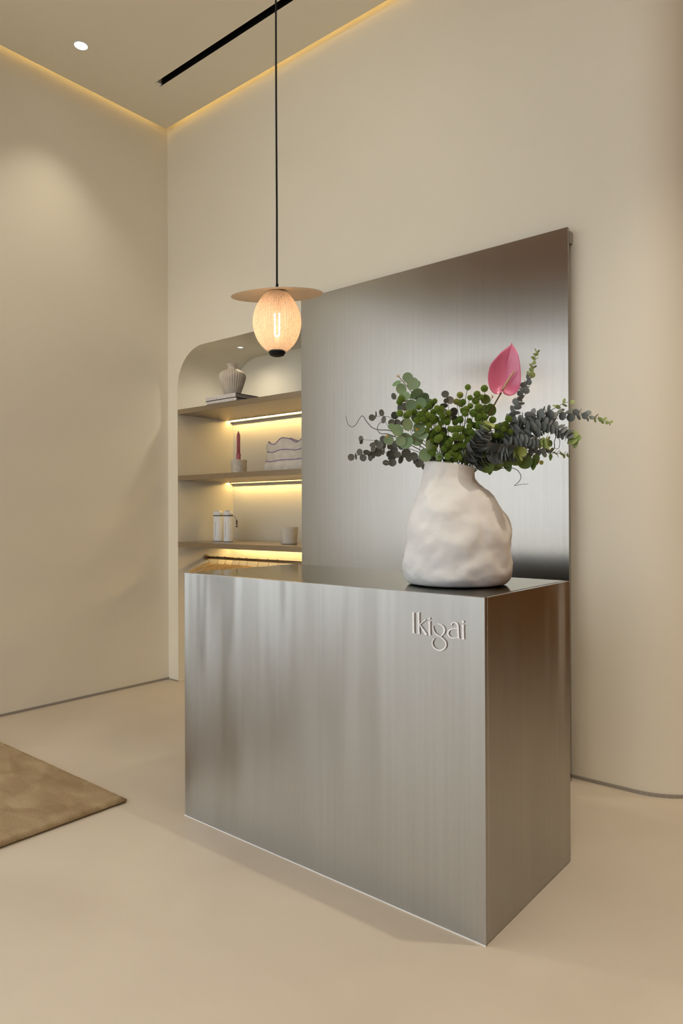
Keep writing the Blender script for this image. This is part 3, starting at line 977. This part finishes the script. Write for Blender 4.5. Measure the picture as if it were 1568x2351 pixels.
def leafmesh(key, mt, kind):
    """unit leaf in its own plane: base at the origin, +Y to the tip, +Z upper side"""
    bm = B()
    n = 14
    pts = []
    for k in range(n):
        a = 2 * PI * k / n
        if kind == 'round':
            x, y = .52 * math.sin(a), .5 - .5 * math.cos(a)
        elif kind == 'oval':
            x, y = .36 * math.sin(a), .5 - .5 * math.cos(a)
        else:                                  # pointed
            y = .5 - .5 * math.cos(a)
            x = .36 * math.sin(a) * (1.15 - .55 * y)
        pts.append((x, y))
    rim = [bm.verts.new((x, y, .10 * x * x * 4 * .6 + .10 * (y - .5) ** 2)) for x, y in pts]
    mid = [bm.verts.new((x * .5, .5 + (y - .5) * .5, .025 * abs(x))) for x, y in pts]
    c = bm.verts.new((0, .5, -.015))
    for k in range(n):
        q = (k + 1) % n
        bm.faces.new((rim[k], rim[q], mid[q], mid[k])); bm.faces.new((mid[k], mid[q], c))
    me = bpy.data.meshes.new('leaf_' + key)
    bmesh.ops.recalc_face_normals(bm, faces=bm.faces[:]); bm.to_mesh(me); bm.free()
    for p in me.polygons: p.use_smooth = True
    me.materials.append(M[mt]); LEAF[key] = me


for key, mt, kind in (('dollar', 'dollar', 'round'), ('dark', 'dark', 'oval'), ('darkr', 'dark', 'round'), ('blue', 'blue', 'round'), ('lime', 'lime', 'round'), ('olive', 'olive', 'pointed'), ('oliver', 'olive', 'round')):
    leafmesh(key, mt, kind)
bm = B()
bmesh.ops.create_icosphere(bm, subdivisions=2, radius=.80)
pk = bmesh.ops.poke(bm, faces=bm.faces[:])
for v in pk['verts']:
    v.co *= 1.32
me = bpy.data.meshes.new('berry'); bm.to_mesh(me); bm.free(); me.materials.append(M['berry']); LEAF['berry'] = me
me2 = me.copy(); me2.materials.clear(); me2.materials.append(M['berry_pale']); LEAF['berry_pale'] = me2


def part(name, key, parent, p, xdir, ydir, size, sx=1.0):
    """leaf at world point p, tip along ydir, upper side near zdir"""
    y = ydir.normalized()
    x = (xdir - y * xdir.dot(y))
    if x.length < 1e-4:
        x = y.orthogonal()
    x.normalize(); z_ = x.cross(y)
    o = bpy.data.objects.new(name, LEAF[key]); COL.objects.link(o); o.parent = parent
    mm = Matrix((x * size * sx, y * size, z_ * size)).transposed().to_4x4()
    mm.translation = p - parent.location
    o.matrix_local = mm
    return o


MOUTH = deep(1032, 1068, VD)
MOUTH_IN = MOUTH + Vector((0, 0, -.10))
pxm = VD / FPX


def bp(u, v, d=0.0):
    """bouquet point: seen at (u, v), d metres nearer to the viewer than the vase axis"""
    return deep(u, v, VD - d)


def rnd():
    return Vector((random.uniform(-1, 1), random.uniform(-1, 1), random.uniform(-1, 1)))


def stem(name, label, cat, pts, mt='gstem', r=.0018, r1=.0008, group=None):
    """pts = [(u, v, d)] from the tip to the mouth; goes on down into the vase"""
    base = MOUTH_IN + Vector((random.uniform(-.03, .03), random.uniform(-.03, .03), 0))
    t_ = thing(name, label, cat, base, group)
    W_ = [bp(*p) for p in pts]
    sm = [Vector(q) for q in spline([tuple(q) for q in W_] + [tuple(base)], 5)]
    bm = B(); tube(bm, [q - base for q in sm][::-1], r, 6, r1=r1); obj('stem', bm, M[mt], t_, smooth=True)
    return t_, W_, sm


VIEW = -FW


def facing(k=.35):
    """leaf normals: toward the viewer with some scatter"""
    return (VIEW + rnd() * k).normalized()


def face_leaf(t_, key, u, v, size_px, d=0.0, ang=None, turn=0.0, sx=1.0):
    """leaf centred at (u, v); ang = direction of its tip in the picture (deg, 0 = right, 90 = up); turn = yaw away from the viewer"""
    if ang is None:
        ang = random.uniform(0, 360)
    a = math.radians(ang)
    y = (RT * math.cos(a) + UP * math.sin(a))
    x = (-RT * math.sin(a) + UP * math.cos(a))
    x = x * math.cos(turn) + VIEW * math.sin(turn)
    y = (y + VIEW * random.uniform(-.25, .25)).normalized()
    s = size_px * pxm * 2
    p = bp(u, v, d) - y * s * .5
    return part('leaf', key, t_, p, -x, y, s, sx)


# silver dollar eucalyptus, two sprays at left
t1, _, _ = stem('eucalyptus_stem', 'upper left eucalyptus spray with large round grey green leaves', 'eucalyptus', [(914, 863, .0), (935, 888, .01), (957, 917, .02), (985, 970, .03), (1015, 1040, .03)], 'bstem', .0022, .0012, 'eucalyptus stems in the vase')
for (u, v, s, a, tr) in ((936, 867, 12, 60, .1), (948, 881, 14, 20, .15), (921, 893, 12.5, 215, .1), (911, 881, 11, 205, 1.0), (958, 884, 10, 60, .8), (957, 904, 15, 30, .75), (929, 910, 13, 220, .5), (972, 914, 14, 30, .7), (945, 912, 10, 170, .9), (944, 931, 14, 230, .2), (966, 926, 13, 200, .15), (984, 928, 13, 10, .4), (955, 958, 13, 250, .5)):
    face_leaf(t1, 'dollar', u, v, s, .02 + random.uniform(-.01, .015), a, tr * random.choice((-1, 1)))
for a in (100, 140, 175, 60):
    aa = math.radians(a)
    p0 = bp(915, 865, 0); bm = B(); tube(bm, [p0 - t1.location, p0 + (RT * math.cos(aa) + UP * math.sin(aa)) * .011 - t1.location], .0012, 5, r1=.0004); obj('tip_bud', bm, M['gold'], t1)
t1, _, _ = stem('eucalyptus_stem', 'lower left eucalyptus spray with large round leaves over the vase rim', 'eucalyptus', [(886, 1006, .06), (915, 1000, .07), (948, 1005, .07), (985, 1030, .06), (1010, 1062, .03)], 'bstem', .0022, .0012, 'eucalyptus stems in the vase')
for (u, v, s, a, tr) in ((892, 1010, 11.5, 250, .1), (900, 981, 10, 120, .6), (912, 988, 14, 100, .35), (935, 975, 14, 70, .5), (962, 984, 14, 80, .2), (930, 1012, 18, 240, .15), (957, 1008, 15, 200, .1), (920, 1012, 12, 200, .4), (976, 1045, 15, 180, .1), (985, 1022, 12, 80, .6), (972, 1000, 12, 20, .7), (1008, 1048, 9, 330, .3)):
    face_leaf(t1, 'dollar', u, v, s, .07 + random.uniform(-.01, .015), a, tr * random.choice((-1, 1)))
for u, v in ((887, 1004), (957, 988)):
    bm = B()
    for k in range(4):
        p0 = bp(u, v, .085) - t1.location
        tube(bm, [p0, p0 + (RT * random.uniform(-.006, .006) + UP * random.uniform(.004, .009) + VIEW * .003)], .0022, 5, r1=.001)
    obj('tip_bud', bm, M['gold'], t1)

# dark small-leaved eucalyptus
darks = [
    ('dark leaved eucalyptus twig reaching left, topmost of the three with oval leaves', [(852, 959, .03), (876, 955, .03), (906, 962, .03), (945, 985, .03), (1000, 1045, .02)],
     [(854, 959, 7.5, 30, 0), (863, 950, 6, 95, 1.1), (862, 957, 4, 270, .9), (876, 948, 8.5, 95, .2), (881, 964, 8.5, 265, .5), (906, 954, 9, 100, .3), (899, 970, 8, 160, .2), (912, 972, 9, 20, .2), (926, 970, 8, 60, .4), (938, 978, 9, 300, .3)]),
    ('dark leaved eucalyptus twig reaching left below the curly tendril', [(828, 1009, .0), (855, 1011, .0), (890, 1014, .0), (940, 1030, .0), (1000, 1060, .0)],
     [(829, 1008, 8, 100, .3), (829, 1015, 5, 260, .7), (856, 1021, 8, 200, .3), (864, 1014, 5, 30, .4), (857, 1030, 8, 250, .2), (872, 1022, 9, 60, .2), (880, 1008, 8, 100, .4), (880, 1022, 9, 280, .1), (895, 1024, 8, 250, .6), (908, 1020, 9, 80, .4), (920, 1025, 9, 300, .2)]),
    ('dark leaved eucalyptus twig reaching lowest at the far left', [(804, 1048, -.02), (835, 1043, -.02), (870, 1038, -.02), (920, 1045, -.01), (985, 1075, .0)],
     [(806, 1050, 8, 180, 0), (816, 1048, 8, 95, 1.25), (826, 1038, 8, 130, .5), (834, 1051, 8.5, 265, .4), (842, 1038, 8.5, 160, .9), (853, 1045, 9, 240, .1), (850, 1052, 7, 280, .2), (867, 1038, 11, 60, .1), (871, 1028, 10, 100, .2), (881, 1037, 8, 265, 1.2), (893, 1042, 8, 60, .6), (905, 1034, 9, 120, .2)]),
    ('dark leaved eucalyptus twig drooping beside the left of the vase rim', [(886, 1063, .0), (903, 1052, .0), (930, 1045, .0), (965, 1050, .0), (1000, 1070, .0)],
     [(886, 1063, 8, 175, .6), (901, 1062, 9, 270, .1), (902, 1047, 9, 120, .2), (913, 1044, 8, 60, .3), (897, 1052, 7, 200, .3), (920, 1055, 10, 250, .6), (932, 1040, 11, 90, .2), (938, 1050, 11, 280, .2), (950, 1048, 10, 60, .1), (955, 1058, 9, 250, .2), (966, 1062, 10, 270, .1), (970, 1050, 10, 100, .3), (961, 1066, 8, 200, .2), (974, 1072, 7, 260, .2)]),
    ('dark leaved eucalyptus twig behind the upper left silver spray', [(904, 908, -.02), (920, 930, -.02), (945, 960, -.02), (1000, 1040, 0)],
     [(904, 910, 8.5, 100, .1), (929, 915, 8, 60, .5), (930, 934, 10, 300, .1), (920, 932, 8, 200, .3), (919, 938, 7, 240, .4)]),
    ('dark leaved eucalyptus twig upright in the middle of the green berries', [(1024, 905, .01), (1030, 935, .01), (1030, 975, .01), (1030, 1050, .0)],
     [(1022, 905, 8.5, 90, .1), (1033, 919, 9.5, 40, .2), (1024, 920, 6, 180, .4), (1019, 931, 9.5, 180, .8), (1018, 945, 10, 170, .6), (1041, 946, 10.5, 20, .4), (1036, 957, 10, 330, .5), (1028, 965, 10, 260, .2), (1044, 962, 8, 10, .5)]),
]
for lb, pts, lv in darks:
    t1, _, _ = stem('eucalyptus_stem', lb, 'eucalyptus', pts, 'gstem', .0014, .0006, 'eucalyptus stems in the vase')
    d0 = pts[0][2]
    for (u, v, s, a, tr) in lv:
        face_leaf(t1, random.choice(('dark', 'darkr', 'darkr')), u, v, s, d0 + random.uniform(-.008, .012), a, tr * random.choice((-1, 1)))

# green ball-headed sprays: several stems, each ball a part
balls = [(917, 923), (921, 916), (918, 949), (933, 955), (938, 950), (951, 946), (961, 935), (975, 945), (985, 932), (992, 925), (998, 921), (1003, 937), (970, 962), (985, 975), (1000, 963), (1022, 963), (1008, 985), (980, 988), (990, 1000), (1020, 1002),
         (1012, 972), (1033, 985), (1045, 970), (995, 1032), (1020, 1030), (1036, 1010), (1047, 1000), (1030, 1065), (1008, 1052), (1043, 1028), (1046, 1055), (1005, 1008), (993, 1040), (965, 952), (958, 965), (976, 970), (1010, 945), (1016, 955), (999, 990),
         (1074, 889), (1079, 913), (1095, 905), (1063, 923), (1080, 932), (1068, 950), (1085, 975), (1097, 962), (1075, 990), (1065, 1022), (1101, 975), (1112, 892), (1106, 950), (1057, 965), (1062, 985), (1090, 995), (1050, 985), (1070, 940), (1088, 950),
         (1131, 964), (1168, 962), (1141, 981), (1156, 985), (1170, 992), (1137, 1000), (1125, 1020), (1118, 1035), (1109, 1043), (1140, 1022), (1096, 1010), (1100, 1030), (1150, 1000), (1120, 1005), (1105, 1000), (1112, 958), (1098, 935), (1160, 975), (1092, 920), (1105, 912), (1058, 1005), (1075, 1010), (1030, 1018), (1028, 1048), (1055, 1040)]
random.seed(99)
for _k in range(46):
    _u = random.uniform(968, 1112); _v = random.uniform(938, 1052)
    balls.append((_u, _v))
pale = [(1056, 907), (1048, 922), (1058, 926), (1103, 938), (1110, 945), (1096, 945)]
zones = [('green ball flower spray at the left of the bouquet beside the silver eucalyptus', lambda u: u < 978), ('green ball flower spray left of centre above the vase mouth', lambda u: 978 <= u < 1027),
         ('green ball flower spray in the centre with the tallest ball on a bare stalk', lambda u: 1027 <= u < 1092), ('green ball flower spray right of centre below the pink flower', lambda u: u >= 1092)]
for lb, test in zones:
    bs = [(u, v, 'berry') for u, v in balls if test(u)] + [(u, v, 'berry_pale') for u, v in pale if test(u)]
    tu = sum(b[0] for b in bs) / len(bs); tv = min(b[1] for b in bs) + 70
    t1, _, _ = stem('ball_flower_stem', lb, 'green flower', [(tu, tv, .04), (tu * .6 + 1032 * .4, 1010, .045), (1030 + (tu - 1030) * .25, 1055, .03)], 'gstem', .002, .0013, 'green ball flower sprays in the vase')
    hub = bp(tu, tv, .04)
    for u, v, key in bs:
        d = random.uniform(.045, .085) if v > 930 else random.uniform(.02, .05)
        p = bp(u, v, d)
        if key == 'berry_pale': p = bp(u, v, .0)
        root = bp(tu * .55 + u * .45, min(v + 42, 1055), .03)
        mid_ = (p + root) / 2 + rnd() * .004
        bm = B(); tube(bm, [root - t1.location, mid_ - t1.location, p - t1.location], .0011, 5, r1=.0008); obj('stalk', bm, M['gstem'], t1, smooth=True)
        part('ball', key, t1, p, rnd(), rnd(), random.uniform(7.0, 9.6) * pxm)

# blue-grey spiral eucalyptus at right: pairs of round leaves along each stem, lime at the tip


def spiral(label, pts, n, size0, size1, lime=.22, tilt_=.75, twist=.25):
    t1, W_, sm = stem('spiral_eucalyptus', label, 'eucalyptus', pts, 'gstem', .0020, .0008, 'spiral eucalyptus stems in the vase')
    tip2base = spline([tuple(q) for q in W_], 12)
    tip2base = [Vector(q) for q in tip2base]
    # walk evenly
    ls = [0]
    for a, b in zip(tip2base, tip2base[1:]): ls.append(ls[-1] + (b - a).length)
    def pos(s):
        for i in range(len(ls) - 1):
            if ls[i + 1] >= s:
                k = (s - ls[i]) / max(1e-9, ls[i + 1] - ls[i])
                return tip2base[i].lerp(tip2base[i + 1], k), (tip2base[i] - tip2base[i + 1]).normalized()
        return tip2base[-1], (tip2base[-2] - tip2base[-1]).normalized()
    x = None
    for i in range(n):
        f_ = i / (n - 1)
        s = ls[-1] * (f_ ** 1.05) * .98
        p, dr = pos(s)
        x = dr.orthogonal().normalized()
        ang = i * 1.45 + random.uniform(-.3, .3)
        for half in (0, PI):
            out = (Matrix.Rotation(ang + half, 3, dr) @ x)
            y = (out * tilt_ + dr * (1.15 - tilt_ + .25 * (1 - f_)))
            sz = (size0 + (size1 - size0) * min(1, f_ * 1.6)) * pxm * 2 * random.uniform(.85, 1.1)
            key = 'lime' if f_ < lime else 'blue'
            part('leaf', key, t1, p + out * .001, Matrix.Rotation(random.uniform(-twist, twist), 3, y) @ y.cross(dr), y, sz, random.uniform(.9, 1.08))
    return t1


spiral('spiral eucalyptus stem standing upright just right of the pink flower', [(1232, 809, .0), (1222, 845, .0), (1207, 885, .01), (1190, 925, .01), (1172, 960, .01), (1120, 1020, .01)], 24, 5.0, 9.0, .28, .66, 1.0)
spiral('longest spiral eucalyptus stem reaching past the steel panel edge at right', [(1399, 970, .0), (1350, 955, .01), (1300, 950, .02), (1250, 952, .03), (1200, 965, .03), (1130, 1015, .02)], 28, 4.5, 11.5, .17, .8, 1.0)
spiral('short spiral eucalyptus side twig above the longest right stem', [(1309, 922, .02), (1290, 928, .02), (1272, 938, .02), (1235, 958, .02), (1150, 1010, .01)], 10, 5, 10.5, .3, .8, 1.0)
spiral('thick spiral eucalyptus stem with a lime rosette just past the panel edge', [(1319, 1009, .05), (1295, 993, .05), (1255, 980, .05), (1210, 985, .05), (1150, 1015, .04)], 34, 9.5, 12.5, .12, .85, .5)
spiral('thick spiral eucalyptus stem with a lime tip at right above the pointed leaves', [(1252, 1016, .09), (1225, 1019, .08), (1195, 1017, .07), (1160, 1022, .06), (1110, 1045, .04)], 32, 9.5, 12.5, .14, .85, .4)
spiral('thick spiral eucalyptus stem pointing forward with a lime rosette low at right', [(1190, 1042, .14), (1170, 1041, .12), (1145, 1041, .10), (1120, 1044, .07), (1085, 1060, .04)], 34, 10, 13, .13, .85, .4)
spiral('spiral eucalyptus stem leaning up in front of the green balls with lime rosette', [(1118, 980, .12), (1110, 997, .11), (1100, 1015, .10), (1088, 1038, .08), (1070, 1060, .05)], 28, 10, 12.5, .14, .85, .4)
spiral('slender spiral eucalyptus stem with lime tip low in front of the panel edge', [(1300, 1044, .03), (1275, 1040, .03), (1250, 1036, .03), (1215, 1035, .03), (1140, 1045, .02)], 20, 4.5, 10, .3, .8, 1.0)
spiral('dark spiral eucalyptus stem filling the middle right behind the lime rosettes', [(1262, 965, .02), (1235, 968, .03), (1200, 975, .03), (1165, 990, .03), (1115, 1030, .02)], 24, 9, 12, .0, .85, .8)

# olive-green leafy foliage low at right
t1, _, _ = stem('leafy_branch', 'green leafy branch with pointed leaves drooping at the right of the vase rim', 'foliage', [(1238, 1058, .02), (1205, 1050, .03), (1160, 1048, .04), (1110, 1055, .04), (1075, 1064, .03)], 'gstem', .002, .001)
for (u, v, s, a, tr, k) in ((1101, 1070, 14, 300, .3, 'olive'), (1118, 1069, 17, 280, .1, 'oliver'), (1138, 1062, 19, 330, .3, 'oliver'), (1125, 1082, 9, 260, .2, 'olive'), (1165, 1067, 17, 290, .4, 'olive'), (1152, 1050, 15, 250, .3, 'oliver'), (1184, 1055, 15, 250, .3, 'oliver'),
                            (1205, 1060, 17, 265, .2, 'oliver'), (1197, 1052, 13, 230, .3, 'olive'), (1225, 1068, 12, 262, .8, 'olive'), (1231, 1055, 13, 275, .5, 'olive'), (1243, 1062, 5, 20, .2, 'lime'), (1170, 1040, 13, 90, .5, 'olive'), (1215, 1045, 11, 30, .4, 'olive'), (1264, 1018, 8, 280, .9, 'olive'), (1264, 1050, 8, 270, 1.1, 'olive'), (1235, 1000, 10, 20, .9, 'olive'), (1215, 1002, 11, 10, .9, 'olive'), (1190, 1005, 11, 350, .8, 'olive')):
    face_leaf(t1, k, u, v, s, .03 + random.uniform(-.01, .02), a, tr)
bm = B()
for k in range(5):
    p0 = bp(1240 + random.uniform(-4, 4), 1061 + random.uniform(-4, 4), .04) - t1.location
    tube(bm, [p0, p0 + rnd() * .007], .0022, 5, r1=.001)
obj('tip_bud', bm, M['gold'], t1)
t1, _, _ = stem('leafy_branch', 'green round leaved twig beside the pink flower stem', 'foliage', [(1131, 910, .01), (1122, 930, .015), (1112, 960, .02), (1080, 1030, .02)], 'gstem', .0016, .0008)
for (u, v, s, a, tr) in ((1114, 917, 11.5, 100, .2), (1126, 941, 14, 40, .2), (1113, 938, 9, 200, .4), (1100, 960, 10, 150, .3)):
    face_leaf(t1, 'oliver', u, v, s, .015, a, tr)
p0 = bp(1131, 913, .01) - t1.location
bm = B()
for k in range(4): tube(bm, [p0, p0 + UP * .009 + rnd() * .004], .002, 5, r1=.0008)
obj('tip_bud', bm, M['gold'], t1)

# loose inner foliage hiding the mouth
t1, _, _ = stem('leafy_branch', 'dark inner foliage tuft right above the vase mouth', 'foliage', [(1085, 1000, .02), (1070, 1030, .02), (1055, 1058, .02)], 'dstem', .002, .001)
for k in range(44):
    u = random.uniform(988, 1098); v = random.uniform(990, 1062) + (u - 1032) * .03
    face_leaf(t1, random.choice(('olive', 'dark', 'olive')), u, v, random.uniform(9, 14), random.uniform(-.02, .02), None, random.uniform(-.8, .8))

# curly tendrils
for lb, pts in (('thin curly twig waving out at the far left of the bouquet', [(794, 955, .02), (798, 972, .02), (807, 980, .02), (817, 975, .02), (826, 960, .02), (833, 955, .02), (841, 967, .02), (855, 982, .02), (872, 987, .03), (900, 990, .03), (950, 1015, .03), (1010, 1060, .02)]),
                ('thin curly twig looping among the left leaves', [(893, 985, .0), (886, 970, .01), (876, 969, .02), (868, 977, .02), (867, 988, .02), (876, 996, .03), (895, 998, .03), (940, 1020, .03), (1005, 1062, .02)]),
                ('thin curly twig hooking down in front of the steel panel at right', [(1213, 1111, .02), (1196, 1112, .02), (1181, 1115, .02), (1192, 1105, .02), (1196, 1093, .02), (1188, 1080, .02), (1172, 1074, .02), (1140, 1075, .03), (1085, 1066, .02)]),
                ('thin curly twig making a ring near the panel edge at right', [(1272, 1020, .02), (1275, 1030, .02), (1283, 1028, .02), (1285, 1012, .02), (1278, 1003, .02), (1273, 1012, .03), (1268, 1035, .03), (1220, 1040, .03), (1120, 1055, .02)])):
    stem('curly_twig', lb, 'twig', pts, 'dstem', .0017, .0008)

# pink anthurium
M['spathe'] = add_noise(mat('pink_spathe', (0.55, 0.13, 0.19), 0.28, spec=.5, Coat_Weight=.25, Coat_Roughness=.2), (0.62, 0.135, 0.26), (0.74, 0.21, 0.36), scale=16, stretch=(1.4, 1.4, .6), lo=.3, hi=.7)
M['spadix'] = add_noise(mat('peach_spadix', (0.62, 0.38, 0.27), .5), (0.55, 0.32, 0.23), (0.68, 0.44, 0.32), scale=300, bump=.4, bscale=500)
A = lambda a, b: (1080 + a / 4.752, 760 + b / 4.752)
t1, _, _ = stem('anthurium_flower', 'single pink anthurium flower with pale spadix rising above the bouquet', 'flower', [(*A(338, 672), .02), (*A(280, 770), .02), (*A(190, 940), .025), (1100, 990, .03), (1065, 1050, .02)], 'bstem', .0032, .0026)
out = [(450, 125), (470, 165), (500, 205), (525, 270), (540, 360), (550, 470), (548, 560), (530, 630), (490, 682), (440, 706), (395, 700), (362, 682), (345, 655), (320, 682), (280, 688), (240, 668), (212, 625), (196, 570), (190, 510), (198, 440), (212, 390), (235, 345), (285, 285), (340, 225), (400, 180), (436, 155)]
cen = (352, 560)
bm = B()
def sp(a, b, q):
    # dished surface: centre sits behind the rim, tip curls back
    d = .02 + .016 * q * q - .010 * max(0, (260 - b) / 140) - .007 * math.exp(-((a - 350 - (b - 650) * -.15) / 120) ** 2) * (1 - .3 * q)
    return bp(*A(a, b), d) - t1.location
rings = []
for q in (.18, .4, .62, .8, .93, 1.0):
    rings.append([bm.verts.new(sp(cen[0] + (a - cen[0]) * q, cen[1] + (b - cen[1]) * q, q)) for a, b in spline(out + [out[0]], 3)[:-1]])
n = len(rings[0])
for a, b in zip(rings, rings[1:]):
    for k in range(n):
        bm.faces.new((a[k], a[(k + 1) % n], b[(k + 1) % n], b[k]))
bm.faces.new(rings[0])
so = obj('spathe', bm, M['spathe'], t1, smooth=True)
solid(so, .0012, 0)
bm = B()
sd = [A(346, 645), A(370, 605), A(410, 540), A(450, 478), A(488, 422)]
tube(bm, [bp(u, v, .030 + .016 * k / 4) - t1.location for k, (u, v) in enumerate(sd)], [.0040, .0052, .0046, .0036, .0016], 12); obj('spadix', bm, M['spadix'], t1, smooth=True)
bm = B(); tube(bm, [bp(*A(440, 185), .02) - t1.location, bp(*A(448, 150), .016) - t1.location, bp(*A(453, 122), .015) - t1.location], .0022, 6, r1=.0006); obj('spathe_tip', bm, M['gstem'], t1, smooth=True)
